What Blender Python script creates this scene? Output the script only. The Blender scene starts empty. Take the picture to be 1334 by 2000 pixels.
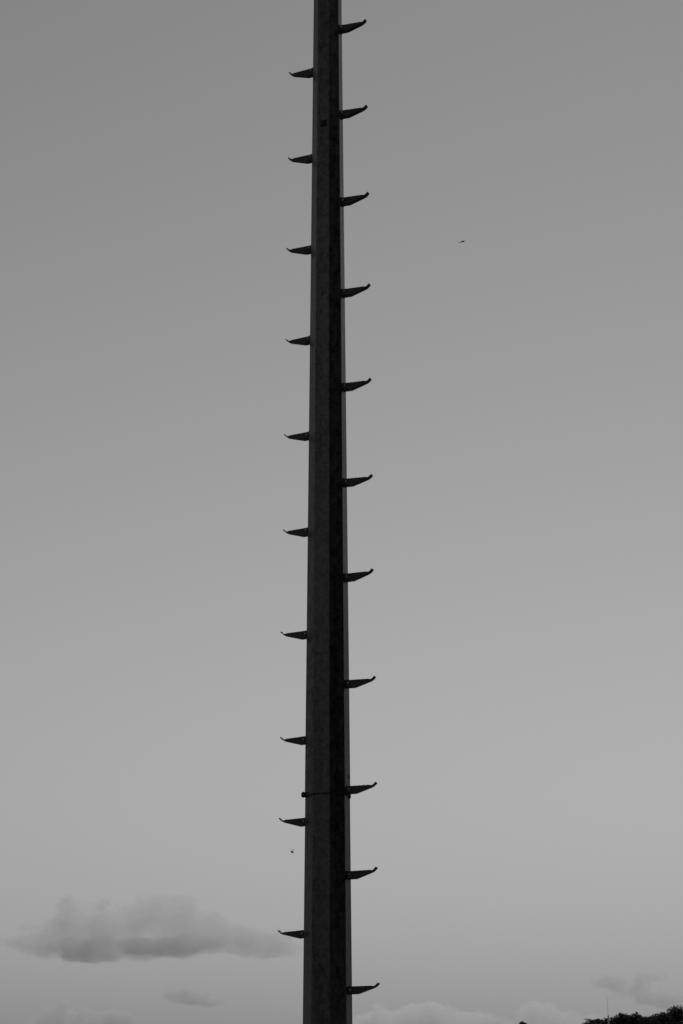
import bpy, bmesh, math, random
from mathutils import Vector, Matrix, Euler, noise as mnoise
R = math.radians
sc = bpy.context.scene
col = sc.collection

# ------------------------------------------------------------------ camera, sky, sun, exposure
PITCH = 17.2                                   # camera looks up the mast
FOC = 3900.0 / 2000.0                          # focal length in picture heights
CAM = Vector((0.0, 0.0, 1.6))
cam_d = bpy.data.cameras.new('camera')
cam = bpy.data.objects.new('camera', cam_d); col.objects.link(cam); sc.camera = cam
cam_d.sensor_fit = 'VERTICAL'; cam_d.sensor_height = 36.0; cam_d.lens = 36.0 * FOC
cam_d.clip_start = 0.1; cam_d.clip_end = 20000
cam.location = CAM
cam.rotation_euler = (Matrix.Rotation(R(90 + PITCH), 3, 'X') @ Matrix.Rotation(R(-0.12), 3, 'Z')).to_euler()

SUN_EL, SUN_AZ = 48.0, 14.0                    # sun high in front of the camera, a little to the right: the mast is backlit
world = bpy.data.worlds.new('World'); sc.world = world; world.use_nodes = True
nt = world.node_tree; bg = nt.nodes['Background']
sky = nt.nodes.new('ShaderNodeTexSky'); sky.sky_type = 'NISHITA'; sky.sun_disc = False
sky.sun_elevation = R(SUN_EL); sky.sun_rotation = R(SUN_AZ)
sky.air_density = 3.0; sky.dust_density = 0.1
bw = nt.nodes.new('ShaderNodeSeparateColor')   # black-and-white picture: one grey channel of the sky, with film contrast
nt.links.new(sky.outputs[0], bw.inputs[0])
nrm = nt.nodes.new('ShaderNodeMath'); nrm.operation = 'DIVIDE'; nrm.inputs[1].default_value = 9.5
nt.links.new(bw.outputs[1], nrm.inputs[0])
pw = nt.nodes.new('ShaderNodeMath'); pw.operation = 'POWER'; pw.inputs[1].default_value = 1.75
nt.links.new(nrm.outputs[0], pw.inputs[0])
ml = nt.nodes.new('ShaderNodeMath'); ml.operation = 'MULTIPLY'; ml.inputs[1].default_value = 7.0
nt.links.new(pw.outputs[0], ml.inputs[0]); nt.links.new(ml.outputs[0], bg.inputs[0])
bg.inputs[1].default_value = 0.06

sd = bpy.data.lights.new('sun', 'SUN'); sd.energy = 2.0; sd.angle = R(0.53); sd.color = (1, 1, 1)
so = bpy.data.objects.new('sun', sd); col.objects.link(so)
sv = Vector((math.sin(R(SUN_AZ)) * math.cos(R(SUN_EL)), math.cos(R(SUN_AZ)) * math.cos(R(SUN_EL)), math.sin(R(SUN_EL))))
so.rotation_euler = sv.to_track_quat('Z', 'Y').to_euler(); so.location = (0, 0, 60)

sc.view_settings.view_transform = 'Standard'; sc.view_settings.look = 'None'
sc.view_settings.exposure = 0.0; sc.view_settings.gamma = 1.0
sc.render.engine = 'CYCLES'
sc.cycles.use_denoising = True
sc.cycles.max_bounces = 8; sc.cycles.volume_bounces = 3; sc.cycles.transparent_max_bounces = 8
sc.cycles.volume_step_rate = 1.0; sc.cycles.volume_max_steps = 256

def at(px, py, dist):
    """point of the place seen at photograph pixel (1334 x 2000) when it stands dist metres ahead"""
    v = Vector(((px - 667) / 3900.0, (1000 - py) / 3900.0, -1.0))
    v = cam.rotation_euler.to_matrix() @ v
    return CAM + v * (dist / v.y)

# ------------------------------------------------------------------ helpers
def new_mat(name):
    m = bpy.data.materials.new(name); m.use_nodes = True
    t = m.node_tree; b = t.nodes['Principled BSDF']
    return m, t, b

def grey_mat(name, lo, hi, rough=0.6, scale=20.0, stretch=(1, 1, 1), spec=0.5, metallic=0.0, detail=6.0, rough_var=0.1, bump=0.0):
    m, t, b = new_mat(name)
    tc = t.nodes.new('ShaderNodeTexCoord')
    mp = t.nodes.new('ShaderNodeMapping'); mp.inputs['Scale'].default_value = stretch
    t.links.new(tc.outputs['Object'], mp.inputs[0])
    n = t.nodes.new('ShaderNodeTexNoise'); n.inputs['Scale'].default_value = scale; n.inputs['Detail'].default_value = detail
    n.inputs['Roughness'].default_value = 0.65
    t.links.new(mp.outputs[0], n.inputs['Vector'])
    r = t.nodes.new('ShaderNodeValToRGB'); r.color_ramp.elements[0].position = 0.35; r.color_ramp.elements[1].position = 0.68
    r.color_ramp.elements[0].color = (lo, lo, lo, 1); r.color_ramp.elements[1].color = (hi, hi, hi, 1)
    t.links.new(n.outputs['Fac'], r.inputs[0]); t.links.new(r.outputs[0], b.inputs['Base Color'])
    mr = t.nodes.new('ShaderNodeMapRange'); mr.inputs['To Min'].default_value = rough - rough_var; mr.inputs['To Max'].default_value = rough + rough_var
    t.links.new(n.outputs['Fac'], mr.inputs['Value']); t.links.new(mr.outputs[0], b.inputs['Roughness'])
    b.inputs['Metallic'].default_value = metallic; b.inputs['Specular IOR Level'].default_value = spec
    if bump:
        bp = t.nodes.new('ShaderNodeBump'); bp.inputs['Strength'].default_value = bump; bp.inputs['Distance'].default_value = 0.002
        t.links.new(n.outputs['Fac'], bp.inputs['Height']); t.links.new(bp.outputs[0], b.inputs['Normal'])
    return m

def zinc_mat():
    """weathered galvanised steel: spangle blotches, faint vertical rain streaks, dull gloss"""
    m, t, b = new_mat('weathered_zinc')
    tc = t.nodes.new('ShaderNodeTexCoord')
    def noise(scale, stretch, detail):
        mp = t.nodes.new('ShaderNodeMapping'); mp.inputs['Scale'].default_value = stretch
        t.links.new(tc.outputs['Object'], mp.inputs[0])
        n = t.nodes.new('ShaderNodeTexNoise'); n.inputs['Scale'].default_value = scale; n.inputs['Detail'].default_value = detail
        n.inputs['Roughness'].default_value = 0.6
        t.links.new(mp.outputs[0], n.inputs['Vector']); return n
    a = noise(32, (1, 1, 0.6), 5); s = noise(14, (1, 1, 0.04), 3); l = noise(2.2, (1, 1, 0.8), 3)
    v = t.nodes.new('ShaderNodeTexVoronoi'); v.inputs['Scale'].default_value = 70
    t.links.new(tc.outputs['Object'], v.inputs['Vector'])
    def mth(op, x, y):
        n = t.nodes.new('ShaderNodeMath'); n.operation = op
        for i, q in enumerate((x, y)):
            if isinstance(q, (int, float)): n.inputs[i].default_value = q
            else: t.links.new(q, n.inputs[i])
        return n.outputs[0]
    sepv = t.nodes.new('ShaderNodeSeparateColor'); t.links.new(v.outputs['Color'], sepv.inputs[0])
    mix = mth('ADD', mth('MULTIPLY', a.outputs['Fac'], 0.47), mth('MULTIPLY', s.outputs['Fac'], 0.28))
    mix = mth('ADD', mix, mth('MULTIPLY', l.outputs['Fac'], 0.2)); mix = mth('ADD', mix, mth('MULTIPLY', sepv.outputs[0], 0.12))
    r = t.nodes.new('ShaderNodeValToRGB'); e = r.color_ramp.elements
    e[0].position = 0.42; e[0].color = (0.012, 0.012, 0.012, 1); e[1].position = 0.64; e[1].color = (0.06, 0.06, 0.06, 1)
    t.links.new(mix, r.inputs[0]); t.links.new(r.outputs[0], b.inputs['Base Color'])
    mr = t.nodes.new('ShaderNodeMapRange'); mr.inputs['From Min'].default_value = 0.35; mr.inputs['From Max'].default_value = 0.65
    mr.inputs['To Min'].default_value = 0.26; mr.inputs['To Max'].default_value = 0.42
    t.links.new(a.outputs['Fac'], mr.inputs['Value']); t.links.new(mr.outputs[0], b.inputs['Roughness'])
    b.inputs['IOR'].default_value = 1.62
    sp = t.nodes.new('ShaderNodeMapRange'); sp.inputs['From Min'].default_value = 0.40; sp.inputs['From Max'].default_value = 0.66
    sp.inputs['To Min'].default_value = 0.45; sp.inputs['To Max'].default_value = 1.0      # dull patina against brighter bare spangle
    t.links.new(mix, sp.inputs['Value']); t.links.new(sp.outputs[0], b.inputs['Specular IOR Level'])
    bp = t.nodes.new('ShaderNodeBump'); bp.inputs['Strength'].default_value = 0.12; bp.inputs['Distance'].default_value = 0.001
    t.links.new(a.outputs['Fac'], bp.inputs['Height']); t.links.new(bp.outputs[0], b.inputs['Normal'])
    return m

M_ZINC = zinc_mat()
M_STEP = grey_mat('step_steel', 0.05, 0.1, rough=0.5, scale=60, spec=0.35)
M_BOLT = grey_mat('bright_bolt', 0.55, 0.7, rough=0.3, scale=80, metallic=0.3, rough_var=0.05)
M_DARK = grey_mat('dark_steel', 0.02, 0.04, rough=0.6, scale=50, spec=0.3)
M_GRASS = grey_mat('grass_ground', 0.03, 0.07, rough=0.95, scale=0.6, spec=0.1)
M_PALE = grey_mat('white_paint', 0.6, 0.75, rough=0.45, scale=3)
M_BARK = grey_mat('bark', 0.03, 0.08, rough=0.9, scale=8, stretch=(1, 1, 0.2), spec=0.2)
M_BIRD = grey_mat('feathers', 0.02, 0.05, rough=0.8, scale=30, spec=0.2)
M_LEAF = grey_mat('foliage', 0.03, 0.075, rough=0.7, scale=0.35, spec=0.25, detail=3)

def mesh_obj(name, bm, mat, parent=None, smooth=False):
    me = bpy.data.meshes.new(name); bmesh.ops.recalc_face_normals(bm, faces=bm.faces); bm.to_mesh(me); bm.free()
    me.materials.append(mat)
    if smooth:
        for p in me.polygons: p.use_smooth = True
    o = bpy.data.objects.new(name, me); col.objects.link(o)
    if parent: o.parent = parent
    return o

def empty(name, loc):
    o = bpy.data.objects.new(name, None); o.location = loc; col.objects.link(o); o.empty_display_size = 0.2; return o

def tag(o, label=None, cat=None, group=None, kind=None):
    for k, v in (('label', label), ('category', cat), ('group', group), ('kind', kind)):
        if v: o[k] = v
    return o

def link_copy(src, parent):
    o = src.copy(); col.objects.link(o); o.parent = parent; return o

def add_box(bm, x0, x1, y0, y1, z0, z1, bev=0.0):
    b2 = bmesh.new()
    vs = [b2.verts.new((x, y, z)) for x in (x0, x1) for y in (y0, y1) for z in (z0, z1)]
    for f in ((0, 1, 3, 2), (4, 6, 7, 5), (0, 4, 5, 1), (2, 3, 7, 6), (0, 2, 6, 4), (1, 5, 7, 3)): b2.faces.new([vs[i] for i in f])
    if bev: bmesh.ops.bevel(b2, geom=b2.edges[:], offset=bev, segments=2, affect='EDGES')
    merge(bm, b2)

def merge(bm, b2, mtx=None):
    if mtx is not None: bmesh.ops.transform(b2, matrix=mtx, verts=b2.verts)
    mp = {v: bm.verts.new(v.co) for v in b2.verts}
    for f in b2.faces: bm.faces.new([mp[v] for v in f.verts])
    b2.free()

def add_cyl(bm, p0, p1, r0, r1=None, n=12, cap=True):
    r1 = r0 if r1 is None else r1
    p0, p1 = Vector(p0), Vector(p1); d = (p1 - p0).normalized(); q = d.to_track_quat('Z', 'Y').to_matrix()
    rings = []
    for p, r in ((p0, r0), (p1, r1)):
        rings.append([bm.verts.new(p + q @ Vector((r * math.cos(2 * math.pi * i / n), r * math.sin(2 * math.pi * i / n), 0))) for i in range(n)])
    for i in range(n): bm.faces.new([rings[0][i], rings[0][(i + 1) % n], rings[1][(i + 1) % n], rings[1][i]])
    if cap: bm.faces.new(rings[0][::-1]); bm.faces.new(rings[1])

# ------------------------------------------------------------------ ground with the low hill behind the mast
def ground_z(x, y):
    hx = max(0.0, min(1.0, (x - 30) / 50.0)); hx = hx * hx * (3 - 2 * hx)
    hy = math.exp(-((y - 640) / 150.0) ** 2)
    far = max(0.0, min(1.0, (x - 90) / 120.0)); far = far * far * (3 - 2 * far)
    return (11.0 * hx + 9.0 * far) * hy

bm = bmesh.new()
def axis(a, b, core0, core1, step, n_out):
    c = [core0 + i * step for i in range(int((core1 - core0) / step) + 1)]
    lo = [core0 - (core0 - a) * (i / n_out) ** 2 for i in range(n_out, 0, -1)]
    hi = [core1 + (b - core1) * (i / n_out) ** 2 for i in range(1, n_out + 1)]
    return lo + c + hi
xs = axis(-9000, 9000, -60, 320, 10, 10); ys = axis(-6000, 12000, -20, 1000, 20, 10)
grid = [[bm.verts.new((x, y, ground_z(x, y))) for x in xs] for y in ys]
for j in range(len(ys) - 1):
    for i in range(len(xs) - 1): bm.faces.new([grid[j][i], grid[j][i + 1], grid[j + 1][i + 1], grid[j + 1][i]])
tag(mesh_obj('ground', bm, M_GRASS, smooth=True), kind='structure')

# ------------------------------------------------------------------ the steel mast
POLE_X, POLE_Y = -0.0800, 11.0
TH0 = 4.3                                      # first corner of the octagon, degrees to the right of the line to the camera
mast = tag(empty('climbing_mast', (POLE_X, POLE_Y, 0)),
           'tall tapered octagonal dark galvanised steel mast with alternating climbing steps', 'mast')

def pdir(a):                                   # a = degrees from the direction to the camera, positive to the right
    return Vector((math.sin(R(a)), -math.cos(R(a)), 0))

def r_up(z): return (0.15288 - 0.0077867 * z) * 1.004
def r_lo(z): return (0.14959 - 0.0075439 * z) * 1.004

def octagon(r, z, bend=0.012, seg=5):
    """cross-section ring with rounded bends"""
    c = [pdir(TH0 + 45 * k) * r for k in range(8)]
    out = []
    for k in range(8):
        p, pr, nx = c[k], c[k - 1], c[(k + 1) % 8]
        t = bend * math.tan(R(22.5))
        u = (pr - p).normalized(); v = (nx - p).normalized()
        a, b = p + u * t, p + v * t
        cen = p + (u + v).normalized() * (bend / math.cos(R(22.5)))
        va, vb = a - cen, b - cen
        for s in range(seg + 1):
            w = (va * (1 - s / seg) + vb * (s / seg)).normalized() * bend
            out.append(Vector((cen.x + w.x, cen.y + w.y, z)))
    return out

def shaft(name, profile, lip=None):
    bm = bmesh.new(); rings = []
    for r, z in profile: rings.append([bm.verts.new(p) for p in octagon(r, z)])
    n = len(rings[0])
    for a, b in zip(rings, rings[1:]):
        for i in range(n): bm.faces.new([a[i], a[(i + 1) % n], b[(i + 1) % n], b[i]])
    bm.faces.new(rings[0][::-1]); bm.faces.new(rings[-1])
    return mesh_obj(name, bm, M_ZINC, mast)

JOINT = 3.362
def zs(a, b, n): return [a + (b - a) * i / n for i in range(n + 1)]
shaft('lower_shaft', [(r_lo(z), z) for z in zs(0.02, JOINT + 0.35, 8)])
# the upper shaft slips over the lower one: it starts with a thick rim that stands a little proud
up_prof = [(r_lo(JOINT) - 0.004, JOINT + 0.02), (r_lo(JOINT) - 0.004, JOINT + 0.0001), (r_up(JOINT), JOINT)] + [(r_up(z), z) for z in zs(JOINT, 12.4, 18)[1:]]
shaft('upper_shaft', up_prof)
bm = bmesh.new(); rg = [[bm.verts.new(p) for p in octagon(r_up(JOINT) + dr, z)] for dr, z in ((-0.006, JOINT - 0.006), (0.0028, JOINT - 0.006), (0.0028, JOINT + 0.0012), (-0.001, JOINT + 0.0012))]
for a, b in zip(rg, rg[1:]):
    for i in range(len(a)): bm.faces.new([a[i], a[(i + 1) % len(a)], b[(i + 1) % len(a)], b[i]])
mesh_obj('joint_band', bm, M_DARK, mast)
bm = bmesh.new(); add_cyl(bm, (0, 0, 12.4), (0, 0, 12.43), r_up(12.4) + 0.008, n=8); mesh_obj('cap', bm, M_ZINC, mast)
# foot: flange with anchor bolts
bm = bmesh.new(); add_box(bm, -0.26, 0.26, -0.26, 0.26, -0.02, 0.02, 0.004); fl = mesh_obj('base_flange', bm, M_ZINC, mast)
for sx in (-1, 1):
    for sy in (-1, 1):
        bm = bmesh.new(); add_cyl(bm, (0, 0, 0), (0, 0, 0.024), 0.027, n=6); add_cyl(bm, (0, 0, 0.024), (0, 0, 0.06), 0.012, n=10)
        b = mesh_obj('anchor_bolt', bm, M_ZINC, fl); b.location = (sx * 0.2, sy * 0.2, 0.02)

# ---- climbing steps: folded channel with serrated side plates and an upturned toe
STEP_L = 0.132
def half_w(x): return 0.0200 - 0.0050 * min(1.0, max(0.0, x / 0.135))
BOT = [(0.0, 0.0), (0.046, 0.0), (0.130, 0.0300), (0.140, 0.0338), (0.148, 0.0385), (0.1555, 0.0450), (0.162, 0.0520), (0.168, 0.0590)]
def top_edge():
    pts = []
    n = 4
    pts.append((0.0, 0.0445))
    for i in range(n):
        x = 0.050 + i * 0.0235; z = 0.0445 + 0.0005 * i
        pts += [(x - 0.006, z), (x, z + 0.0013), (x + 0.004, z)]
    pts.append((0.138, 0.0455 - 0.001))
    return pts
def make_step_mesh():
    bm = bmesh.new(); th = 0.003
    top = top_edge()
    side = [(0, 0.001), (0.046, 0.001), (0.130, 0.0310), (0.139, 0.0345), (0.145, 0.0385), (0.147, 0.0430), (0.143, 0.0450)] + top[::-1]
    for s in (-1, 1):                          # the two side plates
        out, inn = [], []
        for x, z in side:
            out.append(bm.verts.new((x, s * half_w(x), z))); inn.append(bm.verts.new((x, s * (half_w(x) - th), z)))
        n = len(side)
        bm.faces.new(out); bm.faces.new(inn[::-1])
        for i in range(n): bm.faces.new([out[i], out[(i + 1) % n], inn[(i + 1) % n], inn[i]])
    secs = []                                  # bottom web that curls up as the toe
    for k, (x, z) in enumerate(BOT):
        x0, z0 = BOT[max(0, k - 1)]; x1, z1 = BOT[min(len(BOT) - 1, k + 1)]
        d = Vector((x1 - x0, 0, z1 - z0)).normalized(); nrm = Vector((-d.z, 0, d.x))
        hw = half_w(x) - 0.0006; t2 = 0.0068 if k > 2 else 0.0038
        p = Vector((x, 0, z))
        secs.append([bm.verts.new(p + Vector((0, y, 0)) + nrm * q) for y, q in ((-hw, 0), (hw, 0), (hw, t2), (-hw, t2))])
    for a, b in zip(secs, secs[1:]):
        for i in range(4): bm.faces.new([a[i], a[(i + 1) % 4], b[(i + 1) % 4], b[i]])
    bm.faces.new(secs[0][::-1]); bm.faces.new(secs[-1])
    return bm
bm = make_step_mesh(); bmesh.ops.scale(bm, vec=(0.96, 1.0, 0.92), verts=bm.verts)
step0 = mesh_obj('step', bm, M_STEP)
bm = bmesh.new()                               # welded tab the step is bolted to: two cheeks and a back plate
for s in (-1, 1):
    y0, y1 = sorted((s * 0.0205, s * 0.0238)); add_box(bm, -0.004, 0.027, y0, y1, 0.003, 0.039, 0.0008)
add_box(bm, -0.006, 0.003, -0.0255, 0.0255, -0.002, 0.043, 0.001)
for s in (-1, 1):                              # hexagon nuts
    y0, y1 = s * 0.0238, s * 0.0288; add_cyl(bm, (0.0135, y0, 0.0215), (0.0135, y1, 0.0215), 0.0085, n=6)
tab0 = mesh_obj('mounting_tab', bm, M_STEP, step0)
bm = bmesh.new()                               # bolt through the cheeks: shank, hex head, domed end
add_cyl(bm, (0, -0.028, 0), (0, 0.029, 0), 0.0042, n=10)
b2 = bmesh.new(); bmesh.ops.create_uvsphere(b2, u_segments=12, v_segments=8, radius=0.0058); merge(bm, b2, Matrix.Translation((0, -0.0288, 0)))
b2 = bmesh.new(); bmesh.ops.create_uvsphere(b2, u_segments=12, v_segments=8, radius=0.0058); merge(bm, b2, Matrix.Translation((0, 0.0298, 0)))
bolt0 = mesh_obj('bolt', bm, M_BOLT, step0); bolt0.location = (0.0135, 0, 0.0215)

rng = random.Random(4)
RIGHT = [8.172, 7.58, 6.991, 6.392, 5.795, 5.206, 4.637, 4.02, 3.425, 2.959, 2.35]
LEFT = [7.903, 7.313, 6.705, 6.118, 5.515, 4.927, 4.318, 3.712, 3.255, 2.647]
RIGHT = [8.172 + 0.6 * k for k in range(6, 0, -1)] + RIGHT
LEFT = [z - 0.004 - 0.0012 * (z - 2.6) for z in [7.903 + 0.6 * k for k in range(6, 0, -1)] + LEFT]
first = True
for face, heights, tilt in ((TH0 + 67.5, RIGHT, 0.3), (TH0 + 67.5 + 180, LEFT, -4.0)):
    d = pdir(face)
    for tip in heights:
        z = tip - 0.0553 - 0.158 * math.sin(R(tilt))
        r = (r_up(z) if z > JOINT - 0.01 else r_lo(z)) * math.cos(R(22.5))
        if first: s, t, b = step0, tab0, bolt0; first = False; s.parent = mast
        else:
            s = link_copy(step0, mast); t = link_copy(tab0, s); b = link_copy(bolt0, s)
        s.location = (d.x * (r + 0.001), d.y * (r + 0.001), z)
        ang = math.atan2(d.y, d.x); s.scale = ((1.035 if tilt > 0 else 1.0) * rng.uniform(0.985, 1.015), 1.0, rng.uniform(0.97, 1.03))
        s.rotation_euler = (Matrix.Rotation(ang + R(rng.uniform(-2.2, 2.2)), 3, 'Z') @ Matrix.Rotation(-R(tilt + rng.uniform(-1.0, 1.0)), 3, 'Y')).to_euler()

# ---- small fittings on the shaft
def on_face(o, face, z, r, along=0.0):
    d = pdir(face); side = Vector((-d.y, d.x, 0))
    o.location = d * (r * math.cos(R(22.5))) + side * along + Vector((0, 0, z)); o.rotation_euler = (0, 0, math.atan2(d.y, d.x))
bm = bmesh.new(); add_box(bm, -0.001, 0.011, -0.019, 0.019, -0.0195, 0.0195, 0.003)
fit = mesh_obj('square_fitting', bm, M_DARK, mast); on_face(fit, TH0 - 22.5, 7.456, r_up(7.456), 0.003)
bm = bmesh.new(); add_cyl(bm, (0.011, 0, 0), (0.0135, 0, 0), 0.012, n=14); add_cyl(bm, (0.0135, -0.003, 0.002), (0.017, -0.003, 0.002), 0.006, n=6)
mesh_obj('screw', bm, M_DARK, fit)
bm = bmesh.new(); add_cyl(bm, (-0.001, 0, 0), (0.004, 0, 0), 0.0035, n=10)
st = mesh_obj('stud', bm, M_DARK, mast); on_face(st, TH0 - 22.5, 6.215, r_up(6.215), -0.012)
bm = bmesh.new(); add_box(bm, -0.001, 0.004, -0.006, 0.006, -0.011, 0.011, 0.002)
sl = mesh_obj('drain_slot', bm, M_DARK, mast); on_face(sl, TH0 + 67.5, 3.467, r_up(3.467), 0.022)
for face, sz, dz, q in ((TH0 - 90 + 2, 0.85, 0.006, 0.985), (TH0 + 80, 0.4, -0.002, 0.94)):    # jacking lugs welded at the slip joint
    bm = bmesh.new(); add_box(bm, -0.016, 0.024 * sz, -0.017 * sz, 0.017 * sz, -0.012, 0.012, 0.003); add_cyl(bm, (0.01 * sz, 0, -0.016), (0.01 * sz, 0, 0.016), 0.006 * sz, n=8)
    lg = mesh_obj('jacking_lug', bm, M_DARK, mast); d = pdir(face)
    lg.location = d * (r_up(JOINT) * q) + Vector((0, 0, JOINT + dz)); lg.rotation_euler = (0, 0, math.atan2(d.y, d.x))

# ------------------------------------------------------------------ pale pole with a whip, in front of the wood
p = at(1188, 1984, 300)
pm = tag(empty('antenna_pole', (p.x, 300, ground_z(p.x, 300))), 'slender pale pole with a thin whip on top before the dark wood', 'pole')
zt = p.z - ground_z(p.x, 300); zw = at(1186.5, 1944, 300).z - ground_z(p.x, 300)
bm = bmesh.new(); add_cyl(bm, (0, 0, 0), (0, 0, zt), 0.16, 0.1, n=12); mesh_obj('pole', bm, M_PALE, pm)
bm = bmesh.new(); add_cyl(bm, (0, 0, zt), (-0.08, 0, zw), 0.026, 0.016, n=8); mesh_obj('whip', bm, M_PALE, pm)
bm = bmesh.new(); add_cyl(bm, (0, 0, zt - 0.02), (0, 0, zt + 0.12), 0.1, 0.05, n=12); mesh_obj('collar', bm, M_PALE, pm)

# ------------------------------------------------------------------ trees on the hill
def make_tree(seed, h, rad, low=0.28, leaf=0.75, n=8500):
    """trunk with limbs and a crown of leaf sprays grown in lobes round limb ends"""
    g = random.Random(seed)
    tb = bmesh.new(); hb = h * 0.45
    add_cyl(tb, (0, 0, -0.6), (0, 0, hb * 0.7), rad * 0.075, rad * 0.055, n=8)
    add_cyl(tb, (0, 0, hb * 0.7), (g.uniform(-.3, .3), g.uniform(-.3, .3), h * 0.8), rad * 0.055, rad * 0.02, n=7)
    lobes = []
    for k in range(22):
        a = g.uniform(0, 2 * math.pi); f = g.random()
        zc = h * (low + 0.12 + (0.80 - low) * f); rr = rad * (0.72 * math.sin(math.pi * (0.22 + 0.62 * f))) * g.uniform(0.55, 1.0)
        c = Vector((rr * math.cos(a), rr * math.sin(a), zc)); lr = rad * g.uniform(0.22, 0.42)
        if c.z + lr * 0.85 > h: c.z = h - lr * 0.85
        lobes.append((c, lr))
        if k % 2 == 0: add_cyl(tb, (0, 0, max(hb * 0.5, zc - rr * 0.9)), c, rad * 0.03, rad * 0.008, n=5, cap=False)
    lobes.append((Vector((0, 0, h - rad * 0.36)), rad * 0.4))
    vs, fs = [], []
    tot = sum(l[1] ** 2 for l in lobes)
    for c, lr in lobes:
        for i in range(int(n * lr * lr / tot)):
            d = Vector((g.gauss(0, 1), g.gauss(0, 1), g.gauss(0, 1))).normalized()
            q = lr * (g.random() ** 0.4) * (1 + 0.22 * mnoise.noise(d * 2.3 + c))
            p = c + Vector((d.x * q, d.y * q, d.z * q * 0.85))
            u = Vector((g.gauss(0, 1), g.gauss(0, 1), g.gauss(0, 1))).normalized(); w = u.orthogonal().normalized()
            w = Matrix.Rotation(g.uniform(0, 6.28), 3, u) @ w; x = u.cross(w)
            s = leaf * g.uniform(0.5, 1.1); b = len(vs)
            vs += [p - w * s * .5, p + x * s * .32 + u * s * .1, p + w * s * .6, p - x * s * .32 + u * s * .08]; fs.append((b, b + 1, b + 2, b + 3))
    me = bpy.data.meshes.new('crown'); me.from_pydata(vs, [], fs); me.materials.append(M_LEAF)
    return tb, me

def added_tree_at(x, y, h, rad, seed, label, group, n=22000):  # out-of-view tree, put in to darken the mast faces
    root = tag(empty('tree', (x, y, ground_z(x, y) - 0.1)), label, 'tree', group)
    tb, me = make_tree(seed, h, rad, low=0.1, leaf=0.6, n=n)
    mesh_obj('trunk', tb, M_BARK, root)
    cr = bpy.data.objects.new('crown', me); col.objects.link(cr); cr.parent = root

def tree(px, top, dist, rad, seed, label, group=None, zbase=None):
    p = at(px, top, dist); zb = ground_z(p.x, dist) - 0.1; h = p.z - zb
    root = tag(empty('tree', (p.x, dist, zb)), label, 'tree', group)
    tb, me = make_tree(seed, h, rad)
    mesh_obj('trunk', tb, M_BARK, root)
    cr = bpy.data.objects.new('crown', me); col.objects.link(cr); cr.parent = root
    return root
tree(1021, 1995.5, 600, 4.0, 11, 'lone round-topped tree standing apart from the wood', None)
G = 'trees of the wood on the hill'
tree(1164, 1989, 590, 6.6, 12, 'rounded tree at the open end of the hill wood', G)
tree(1193, 1985, 606, 6.4, 13, 'rounded tree of the wood right behind the pale pole', G)
tree(1213, 1977.5, 598, 6.0, 14, 'pointed tree just past the pale pole in the wood', G)
tree(1239, 1976.5, 606, 6.0, 15, 'pointed tree at the middle of the wood, second past the pale pole', G)
tree(1266, 1984, 595, 6.8, 16, 'lowest tree of the wood, in the dip below the tallest crown', G)
tree(1291, 1976, 602, 6.0, 17, 'mid-height tree leaning on the tallest crown of the wood', G)
tree(1317, 1964, 608, 7.6, 18, 'tallest broad-crowned tree of the hill wood', G)
tree(1356, 1961, 600, 7.5, 19, 'broad tree deep in the wood beyond the tallest crown', G)
tree(1180, 1989, 616, 7.5, 20, 'tree in the back row of the wood behind the pale pole', G)
tree(1226, 1982, 618, 8.0, 21, 'tree in the back row of the wood between the two pointed crowns', G)
tree(1253, 1984, 622, 8.0, 23, 'tree in the back row of the wood behind the dip', G)
tree(1285, 1983, 618, 8.0, 22, 'tree in the back row of the wood beside the dip', G)

# unseen trees added round the mast to shade its faces and darken their reflections
G2 = 'unseen trees added to darken the mast'
added_tree_at(9.0, 6.0, 15.0, 4.8, 31, 'added unseen leafy tree close across from the dark front face of the mast', G2)
added_tree_at(9.0, -2.5, 16.0, 5.6, 32, 'tallest unseen leafy tree added opposite the mast, away from the hill', G2)
added_tree_at(15.5, 12.0, 13.0, 4.8, 33, 'added unseen leafy tree abreast of the mast, opposite its step side', G2)
added_tree_at(-23.0, 27.0, 17.0, 6.5, 38, 'added unseen open-crowned leafy tree past the side of the mast away from the hill', G2, 12000)
added_tree_at(14.5, 36.0, 18.0, 6.0, 37, 'added unseen open-crowned leafy tree past the step side of the mast', G2, 15000)
added_tree_at(-21.0, -23.0, 12.5, 7.0, 34, 'added unseen spreading leafy tree far opposite the mottled face of the mast', G2)
added_tree_at(-30.0, -14.0, 11.5, 7.0, 35, 'added unseen lower leafy tree far opposite the mottled face of the mast', G2)
added_tree_at(-10.0, -29.0, 12.5, 7.0, 36, 'added unseen leafy tree straight across the open ground from the mast', G2)

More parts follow.
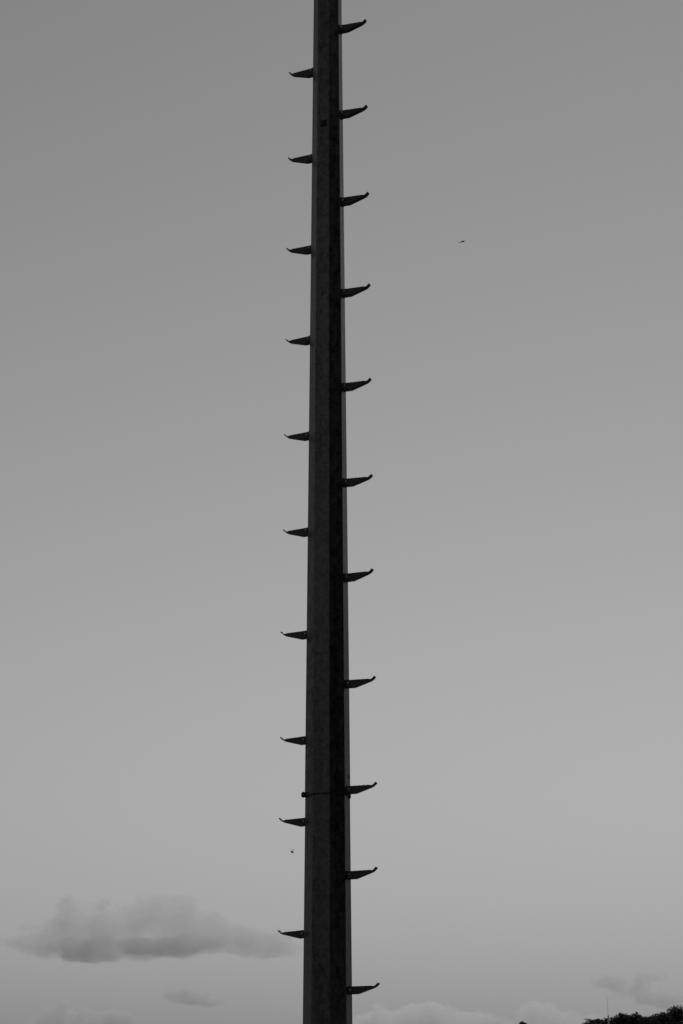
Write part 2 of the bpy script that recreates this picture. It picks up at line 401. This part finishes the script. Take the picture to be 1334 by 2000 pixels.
# ------------------------------------------------------------------ birds
def bird(px, py, dist, rot, span, sweep, label, group, fat=0.45, chord=1.0):
    """one continuous body: beak, head, body, forked tail and two swept wings"""
    bm = bmesh.new()
    L = span * fat
    prof = [(-0.62, 0.012, 0), (-0.40, 0.05, 0), (-0.1, 0.115, 0), (0.15, 0.125, 0), (0.33, 0.08, 0.01), (0.42, 0.075, 0.02), (0.50, 0.045, 0.02), (0.58, 0.006, 0.01)]
    rings = []
    for x, r, z in prof:
        rings.append([bm.verts.new((x * L, r * L * math.cos(2 * math.pi * i / 10), z * L + r * L * 0.85 * math.sin(2 * math.pi * i / 10))) for i in range(10)])
    for a, b in zip(rings, rings[1:]):
        for i in range(10): bm.faces.new([a[i], a[(i + 1) % 10], b[(i + 1) % 10], b[i]])
    bm.faces.new(rings[0][::-1]); bm.faces.new(rings[-1])
    for s in (-1, 1):
        st = [(0.05, 0.24, 0.0, .03), (0.25, 0.22, 0.12, .025), (0.6, 0.17, 0.10, .016), (0.85, 0.1, 0.03, .01), (1.0, 0.015, -0.05, .004)]
        prev = None
        for y, c, z, t in st:
            xo = L * 0.16 - sweep * span * 0.5 * y ** 1.4; yy = s * y * span * 0.5; zz = z * span * 0.5; c *= span * 0.5 * chord; t *= span * 0.5 * chord
            ring = [bm.verts.new(v) for v in ((xo + c * .4, yy, zz), (xo, yy, zz + t), (xo - c * .6, yy, zz), (xo, yy, zz - t))]
            if prev:
                for i in range(4): bm.faces.new([prev[i], prev[(i + 1) % 4], ring[(i + 1) % 4], ring[i]])
            else: bm.faces.new(ring)
            prev = ring
        bm.faces.new(prev)
        tl = [bm.verts.new(v) for v in ((-0.5 * L, 0, 0.02 * L), (-0.55 * L, s * .09 * L, 0), (-1.0 * L, s * .16 * L, 0), (-0.75 * L, 0, 0), (-0.6 * L, 0, -0.03 * L))]
        for f in ((0, 1, 2, 3), (4, 3, 2, 1), (0, 4, 1)): bm.faces.new([tl[i] for i in f])
    o = mesh_obj('bird', bm, M_BIRD, smooth=True)
    o.location = at(px, py, dist); o.rotation_euler = rot
    return tag(o, label, 'bird', group)
bird(903, 472, 90, (R(10), R(-16), R(8)), 0.46, 0.5, 'tiny dark bird gliding with level wings in open sky', 'birds in the sky', 0.62)
bird(570.5, 1664, 70, (R(75), R(112), 0), 0.14, 0.6, 'tiny dark bird banking steeply beside the mast, under a step', 'birds in the sky', 0.8, 3.6)

# ------------------------------------------------------------------ clouds: real volumes far behind the hill
def cloud(label, dist, blobs, dens, amp, nscale, depth=0.5, aniso=0.2, albedo=1.0, thr=0.0, soft=0.5, seed=0.0, group='clouds low in the sky'):
    k = dist / 3900.0 / math.cos(R(12))
    c0 = at(sum(b[0] for b in blobs) / len(blobs), sum(b[1] for b in blobs) / len(blobs), dist)
    bm = bmesh.new(); loc = []
    g = random.Random(int(seed * 10) + 3)
    for px, py, rx, ry in blobs:
        c = at(px, py, dist) - c0; r = Vector((rx * k, rx * k * depth, ry * k))
        c.y += g.uniform(-0.3, 0.3) * r.y
        loc.append((c, r))
        for i in range(26):
            a = 2 * math.pi * i / 13; e = (0.35 if i < 13 else -0.35)
            bm.verts.new(c + Vector((r.x * math.cos(a) * math.cos(e), r.y * math.sin(a) * math.cos(e), r.z * math.sin(e) * 2.6)) * 1.3)
    res = bmesh.ops.convex_hull(bm, input=bm.verts)
    bmesh.ops.delete(bm, geom=[v for v in bm.verts if not v.link_faces], context='VERTS')
    m = bpy.data.materials.new('cloud_vapour'); m.use_nodes = True; t = m.node_tree; m.cycles.volume_step_rate = 0.2
    t.nodes.remove(t.nodes['Principled BSDF']); out = [n for n in t.nodes if n.type == 'OUTPUT_MATERIAL'][0]
    tc = t.nodes.new('ShaderNodeTexCoord')
    def link(node, i, v):
        if isinstance(v, bpy.types.NodeSocket): t.links.new(v, node.inputs[i])
        else: node.inputs[i].default_value = v
    def mth(op, *a):
        n = t.nodes.new('ShaderNodeMath'); n.operation = op
        for i, v in enumerate(a): link(n, i, v)
        return n.outputs[0]
    P = tc.outputs['Object']
    # domain warp: billows
    w = t.nodes.new('ShaderNodeTexNoise'); w.inputs['Scale'].default_value = nscale * 0.6; w.inputs['Detail'].default_value = 2
    of = t.nodes.new('ShaderNodeVectorMath'); of.operation = 'ADD'; sk = t.nodes.new('ShaderNodeVectorMath'); sk.operation = 'MULTIPLY'; t.links.new(P, sk.inputs[0]); sk.inputs[1].default_value = (0.8, 0.3, 1.25); t.links.new(sk.outputs[0], of.inputs[0]); of.inputs[1].default_value = (seed * 71, seed * 37, seed * 53)
    t.links.new(of.outputs[0], w.inputs['Vector'])
    F = None
    for c, r in loc:
        s = t.nodes.new('ShaderNodeVectorMath'); s.operation = 'SUBTRACT'; t.links.new(P, s.inputs[0]); s.inputs[1].default_value = c
        dv = t.nodes.new('ShaderNodeVectorMath'); dv.operation = 'DIVIDE'; t.links.new(s.outputs[0], dv.inputs[0]); dv.inputs[1].default_value = r
        ln = t.nodes.new('ShaderNodeVectorMath'); ln.operation = 'LENGTH'; t.links.new(dv.outputs[0], ln.inputs[0])
        v = mth('SUBTRACT', 1.0, ln.outputs['Value'])
        F = v if F is None else mth('SMOOTH_MAX', F, v, 0.45)
    n = t.nodes.new('ShaderNodeTexNoise'); n.inputs['Scale'].default_value = nscale; n.inputs['Detail'].default_value = 5; n.inputs['Roughness'].default_value = 0.6
    t.links.new(of.outputs[0], n.inputs['Vector'])
    nz = mth('MULTIPLY', mth('SUBTRACT', mth('ADD', mth('MULTIPLY', n.outputs['Fac'], 0.75), mth('MULTIPLY', w.outputs['Fac'], 0.25)), 0.5), amp)
    F = mth('ADD', F, nz)
    mr = t.nodes.new('ShaderNodeMapRange'); mr.interpolation_type = 'SMOOTHSTEP'
    link(mr, 'Value', F); mr.inputs['From Min'].default_value = thr; mr.inputs['From Max'].default_value = thr + soft
    mr.inputs['To Min'].default_value = 0.0; mr.inputs['To Max'].default_value = dens / k
    v = t.nodes.new('ShaderNodeVolumePrincipled'); v.inputs['Color'].default_value = (albedo, albedo, albedo, 1); v.inputs['Anisotropy'].default_value = aniso
    t.links.new(mr.outputs[0], v.inputs['Density']); t.links.new(v.outputs[0], out.inputs['Volume'])
    o = mesh_obj('cloud', bm, m); o.location = c0
    return tag(o, label, 'cloud', group)

cloud('long grey flat-based cloud beside the mast', 2600,
      [(70, 1842, 62, 28), (52, 1813, 36, 12), (110, 1830, 76, 38), (165, 1808, 90, 50), (225, 1820, 110, 50), (290, 1802, 90, 54), (345, 1814, 96, 52),
       (405, 1826, 84, 42), (455, 1842, 86, 32), (515, 1848, 74, 25), (566, 1854, 38, 15), (250, 1852, 210, 24)], 0.0118, 2.5, 0.030, seed=1.0, thr=0.0, soft=0.26, albedo=0.96, aniso=0.0)
cloud('small faint grey wisp below the long flat-based cloud', 2900, [(352, 1946, 34, 18), (380, 1949, 38, 15), (415, 1956, 30, 11)], 0.03, 2.5, 0.042, seed=2.2, albedo=0.84, soft=0.3)
cloud('ragged dark cloud scrap low under the long flat-based cloud', 3000,
      [(112, 1994, 40, 36), (150, 1992, 44, 22), (215, 1990, 44, 18), (90, 2014, 50, 26)], 0.028, 2.5, 0.032, seed=3.1, albedo=0.86, soft=0.3)
cloud('bright heaped cloud just beside the foot of the mast', 3600,
      [(735, 1996, 60, 26), (790, 1992, 76, 32), (845, 1986, 66, 30), (905, 2000, 66, 26), (700, 2006, 44, 26)], 0.022, 2.6, 0.032, seed=4.4, thr=0.04, soft=0.3)
cloud('pale low cloud over the lone round-topped tree', 3700,
      [(1045, 1988, 60, 34), (1095, 1992, 66, 28), (1140, 1998, 54, 24), (985, 2004, 54, 24)], 0.016, 2.6, 0.032, seed=5.7, thr=0.04, soft=0.3)
cloud('slanting torn grey cloud above the hill wood', 3300,
      [(1200, 1914, 44, 22), (1235, 1930, 54, 24), (1280, 1948, 54, 22), (1315, 1956, 38, 16), (1272, 1908, 34, 14)], 0.026, 2.6, 0.036, seed=6.3, albedo=0.9, soft=0.3)
